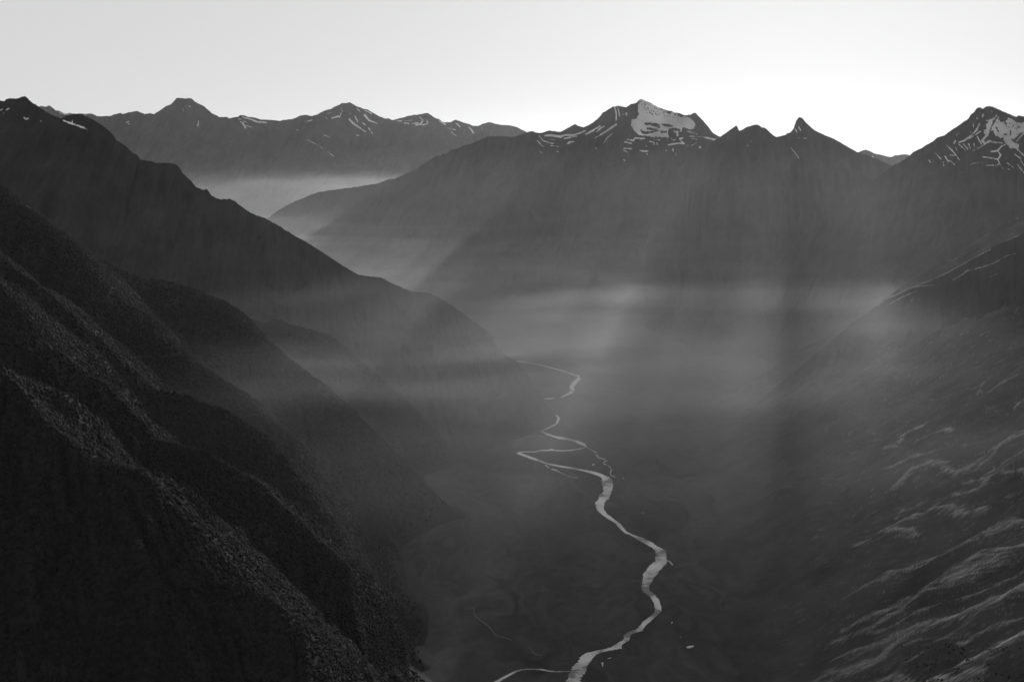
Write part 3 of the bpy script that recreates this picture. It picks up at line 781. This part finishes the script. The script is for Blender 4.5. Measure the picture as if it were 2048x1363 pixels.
for c, stv, lab in ponds:
    o = strips('pond', [stroke_chain(s) for s in sc(*c, stv)], M_water, 0.15, jit=0.2, seed=13)
    tag(o, lab, 'pond', 'structure')


# ------------------------------------------------------------------ forest crowns (nobody could count them)
def forest(name, grids, label, seed=1, spacing=8.0, zmax=1050.0, size=(3.2, 6.4), keep=None):
    """crowns standing on the given terrain grids, drawn as instances inside one object"""
    r = np.random.RandomState(seed)
    pts, scl = [], []
    for P in grids:
        a = P[:-1, :-1]
        e1 = P[1:, :-1] - a
        e2 = P[:-1, 1:] - a
        area = np.linalg.norm(np.cross(e1, e2), axis=-1)
        X, Y = project(a)
        front = P[..., 1][:-1, :-1] > 300
        vis = (X > -60) & (X < 2110) & (Y < 1440) & (a[..., 2] < zmax) & (a[..., 2] > 2) & front
        dens = vis * area / spacing ** 2
        clump = 0.55 + 1.2 * fbm(a[..., 0] / 90, a[..., 1] / 90, 3, seed + 70)
        hi = np.clip((zmax - a[..., 2] + 120 * fbm(a[..., 0] / 150, a[..., 1] / 150, 2, seed)) / 150, 0, 1)
        lo = np.clip((a[..., 2] - 8 - 40 * fbm(a[..., 0] / 140, a[..., 1] / 140, 3, seed + 5)) / 70, 0, 1) ** 1.5
        dens = dens * np.clip(clump + 0.35, 0.6, 1.3) * hi * lo
        if keep is not None:
            dens = dens * keep(X, Y)
        cnt = r.poisson(dens)
        ii, jj = np.nonzero(cnt)
        rep = np.repeat(np.arange(len(ii)), cnt[ii, jj])
        ii, jj = ii[rep], jj[rep]
        u, v = r.rand(len(ii), 1), r.rand(len(ii), 1)
        p = a[ii, jj] + u * e1[ii, jj] + v * e2[ii, jj]
        sz = size[0] + (size[1] - size[0]) * r.rand(len(ii)) ** 1.6
        p[:, 2] += sz * 0.45
        pts.append(p)
        scl.append(sz)
    p = np.concatenate(pts)
    s = np.concatenate(scl)
    print(name, len(p), 'crowns')
    me = bpy.data.meshes.new(name)
    me.vertices.add(len(p))
    me.vertices.foreach_set('co', p.reshape(-1).astype(np.float32))
    at = me.attributes.new('size', 'FLOAT', 'POINT')
    at.data.foreach_set('value', s.astype(np.float32))
    me.update()
    o = bpy.data.objects.new(name, me)
    col.objects.link(o)
    tag(o, label, 'forest', 'stuff')
    ng = bpy.data.node_groups.new('crowns', 'GeometryNodeTree')
    ng.interface.new_socket('Geometry', in_out='INPUT', socket_type='NodeSocketGeometry')
    ng.interface.new_socket('Geometry', in_out='OUTPUT', socket_type='NodeSocketGeometry')
    N, L = ng.nodes, ng.links
    gi, go = N.new('NodeGroupInput'), N.new('NodeGroupOutput')
    variants = N.new('GeometryNodeJoinGeometry')
    for k in range(4):
        ico = N.new('GeometryNodeMeshIcoSphere')
        ico.inputs['Radius'].default_value = 1.0
        ico.inputs['Subdivisions'].default_value = 3
        nz = N.new('ShaderNodeTexNoise')
        nz.noise_dimensions = '4D'
        nz.inputs['Scale'].default_value = 1.7
        nz.inputs['Detail'].default_value = 3
        nz.inputs['W'].default_value = k * 7.3
        nrm = N.new('GeometryNodeInputNormal')
        mr = N.new('ShaderNodeMapRange')
        mr.inputs['From Min'].default_value = 0.3
        mr.inputs['From Max'].default_value = 0.7
        mr.inputs['To Min'].default_value = -0.45
        mr.inputs['To Max'].default_value = 0.35
        vm = N.new('ShaderNodeVectorMath')
        vm.operation = 'SCALE'
        sp = N.new('GeometryNodeSetPosition')
        L.new(nz.outputs['Fac'], mr.inputs['Value'])
        L.new(nrm.outputs['Normal'], vm.inputs[0])
        L.new(mr.outputs['Result'], vm.inputs['Scale'])
        L.new(ico.outputs['Mesh'], sp.inputs['Geometry'])
        L.new(vm.outputs['Vector'], sp.inputs['Offset'])
        sm = N.new('GeometryNodeSetMaterial')
        sm.inputs['Material'].default_value = M_leaf
        L.new(sp.outputs['Geometry'], sm.inputs['Geometry'])
        g2 = N.new('GeometryNodeGeometryToInstance')
        L.new(sm.outputs['Geometry'], g2.inputs['Geometry'])
        L.new(g2.outputs['Instances'], variants.inputs['Geometry'])
    iop = N.new('GeometryNodeInstanceOnPoints')
    iop.inputs['Pick Instance'].default_value = True
    na = N.new('GeometryNodeInputNamedAttribute')
    na.data_type = 'FLOAT'
    na.inputs['Name'].default_value = 'size'
    rv = N.new('FunctionNodeRandomValue')
    rv.data_type = 'FLOAT_VECTOR'
    rv.inputs['Min'].default_value = (-0.3, -0.3, 0)
    rv.inputs['Max'].default_value = (0.3, 0.3, 6.28)
    cx = N.new('ShaderNodeCombineXYZ')
    m1_ = N.new('ShaderNodeMath')
    m1_.operation = 'MULTIPLY'
    m1_.inputs[1].default_value = 1.15
    L.new(na.outputs['Attribute'], cx.inputs['X'])
    L.new(na.outputs['Attribute'], cx.inputs['Y'])
    L.new(na.outputs['Attribute'], m1_.inputs[0])
    L.new(m1_.outputs[0], cx.inputs['Z'])
    L.new(gi.outputs[0], iop.inputs['Points'])
    L.new(variants.outputs['Geometry'], iop.inputs['Instance'])
    L.new(rv.outputs['Value'], iop.inputs['Rotation'])
    L.new(cx.outputs['Vector'], iop.inputs['Scale'])
    L.new(iop.outputs['Instances'], go.inputs[0])
    md = o.modifiers.new('crowns', 'NODES')
    md.node_group = ng
    me.materials.append(M_leaf)
    return o


m, n, l, b = new_mat('foliage')
oi = n.new('ShaderNodeObjectInfo')
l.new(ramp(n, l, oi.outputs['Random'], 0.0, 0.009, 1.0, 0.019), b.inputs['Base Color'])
b.inputs['Roughness'].default_value = 0.85
b.inputs['Specular IOR Level'].default_value = 0.09
M_leaf = m

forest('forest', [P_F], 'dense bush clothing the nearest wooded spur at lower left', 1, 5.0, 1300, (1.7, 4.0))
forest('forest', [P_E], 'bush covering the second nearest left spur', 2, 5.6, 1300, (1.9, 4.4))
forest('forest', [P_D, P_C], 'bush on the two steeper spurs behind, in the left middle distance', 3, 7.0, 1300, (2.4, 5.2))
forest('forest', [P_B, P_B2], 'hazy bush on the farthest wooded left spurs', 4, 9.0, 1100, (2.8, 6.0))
forest('scrub', [P_W], 'scattered dark scrub on the near right mountainside, thickest at the bottom corner', 6, 9.0, 900, (1.0, 2.2),
       keep=lambda X, Y: np.clip((Y - 1290 + (2048 - X) * 0.1) / 30, 0, 1) * np.clip((X - 1780) / 100, 0, 1) * (pn(X / 45, Y / 18, 3) > 0.08))


# ------------------------------------------------------------------ air
def box(name, x0, x1, y0, y1, z0, z1):
    me = bpy.data.meshes.new(name)
    v = [(x, y, z) for z in (z0, z1) for y in (y0, y1) for x in (x0, x1)]
    f = [(0, 2, 3, 1), (4, 5, 7, 6), (0, 1, 5, 4), (2, 6, 7, 3), (0, 4, 6, 2), (1, 3, 7, 5)]
    me.from_pydata(v, [], f)
    me.update()
    o = bpy.data.objects.new(name, me)
    col.objects.link(o)
    return o


hz = box('haze', -34000, 34000, -4000, 52000, -8, 2560)
m = bpy.data.materials.new('haze_air')
m.use_nodes = True
n, l = m.node_tree.nodes, m.node_tree.links
n.clear()
pv = n.new('ShaderNodeVolumePrincipled')
pv.inputs['Color'].default_value = grey(0.92)
pv.inputs['Density'].default_value = 0.21e-5
pv.inputs['Anisotropy'].default_value = 0.6
mo = n.new('ShaderNodeOutputMaterial')
l.new(pv.outputs['Volume'], mo.inputs['Volume'])
hz.data.materials.append(m)
tag(hz, 'thin even haze filling the air between the mountains', 'haze', 'stuff')


def mist(name, dims, label, z0, zt, dens, nscale, stretch, lo, hi, g=0.6, thick=0.25, tail=0.0, yfade=(-2, -1), wav=0.9, yfar=(90000, 91000, 1.0)):
    """a soft layer: density falls off with height above z0 towards zt, broken up by drifting swirls"""
    o = box(name, *dims)
    m = bpy.data.materials.new(name + '_air')
    m.use_nodes = True
    n, l = m.node_tree.nodes, m.node_tree.links
    n.clear()
    pv = n.new('ShaderNodeVolumePrincipled')
    pv.inputs['Color'].default_value = grey(0.95)
    pv.inputs['Anisotropy'].default_value = g
    tc = n.new('ShaderNodeTexCoord')
    sx = n.new('ShaderNodeSeparateXYZ')
    l.new(tc.outputs['Object'], sx.inputs['Vector'])
    mp = n.new('ShaderNodeMapping')
    mp.inputs['Scale'].default_value = (nscale * stretch[0], nscale * stretch[1], nscale * stretch[2])
    l.new(tc.outputs['Object'], mp.inputs['Vector'])
    nz = noise_node(n, l, mp.outputs['Vector'], 1.0, 4, 0.55, 1.0)
    # wavy height
    hv = n.new('ShaderNodeMath')
    hv.operation = 'MULTIPLY_ADD'
    l.new(nz.outputs['Fac'], hv.inputs[0])
    hv.inputs[1].default_value = -(zt - z0) * wav
    l.new(sx.outputs['Z'], hv.inputs[2])
    hr = n.new('ShaderNodeMapRange')
    hr.interpolation_type = 'SMOOTHSTEP'
    hr.inputs['From Min'].default_value = z0 - (zt - z0) * 0.5 * wav
    hr.inputs['From Max'].default_value = zt - (zt - z0) * 0.5 * wav
    hr.inputs['To Min'].default_value = 1
    hr.inputs['To Max'].default_value = 0
    l.new(hv.outputs[0], hr.inputs['Value'])
    nd = ramp(n, l, nz.outputs['Fac'], lo, thick, hi, 1.0)
    mu = n.new('ShaderNodeMath')
    mu.operation = 'MULTIPLY'
    l.new(hr.outputs['Result'], mu.inputs[0])
    l.new(nd, mu.inputs[1])
    tz = ramp(n, l, sx.outputs['Z'], 650, tail, 1350, 0.0)
    tlm = n.new('ShaderNodeMath')
    tlm.operation = 'MULTIPLY'
    l.new(tz, tlm.inputs[0])
    l.new(ramp(n, l, sx.outputs['Y'], 3400, 0.3, 6200, 1.0), tlm.inputs[1])
    tl = tlm.outputs[0]
    t2 = n.new('ShaderNodeMath')
    t2.operation = 'ADD'
    l.new(mu.outputs[0], t2.inputs[0])
    l.new(tl, t2.inputs[1])
    t3 = n.new('ShaderNodeMath')
    t3.operation = 'MULTIPLY'
    l.new(t2.outputs[0], t3.inputs[0])
    l.new(ramp(n, l, sx.outputs['Y'], yfade[0], 0.0, yfade[1], 1.0), t3.inputs[1])
    t4 = n.new('ShaderNodeMath')
    t4.operation = 'MULTIPLY'
    l.new(t3.outputs[0], t4.inputs[0])
    l.new(ramp(n, l, sx.outputs['Y'], yfar[0], 1.0, yfar[1], yfar[2]), t4.inputs[1])
    mu = t4
    md = n.new('ShaderNodeMath')
    md.operation = 'MULTIPLY'
    l.new(mu.outputs[0], md.inputs[0])
    md.inputs[1].default_value = dens
    l.new(md.outputs[0], pv.inputs['Density'])
    mo = n.new('ShaderNodeOutputMaterial')
    l.new(pv.outputs['Volume'], mo.inputs['Volume'])
    o.data.materials.append(m)
    tag(o, label, 'mist', 'stuff')
    return o


mist('mist', (-5200, 4800, 2000, 13400, -5, 1760), 'sunlit morning mist drifting over the middle of the valley',
     510, 770, 1.25e-4, 0.0008, (0.75, 1.2, 7.0), 0.42, 0.60, thick=0.2, tail=0.105, wav=0.8, yfar=(7200, 11000, 0.2), yfade=(2200, 3700))
mist('fog_bank', (-9000, 3000, 13800, 18800, -5, 1080), 'bright fog bank lying in the far valley between the left ridge and the distant range',
     700, 960, 4.2e-5, 0.0006, (1, 1, 6), 0.35, 0.6, thick=0.5, wav=1.5)
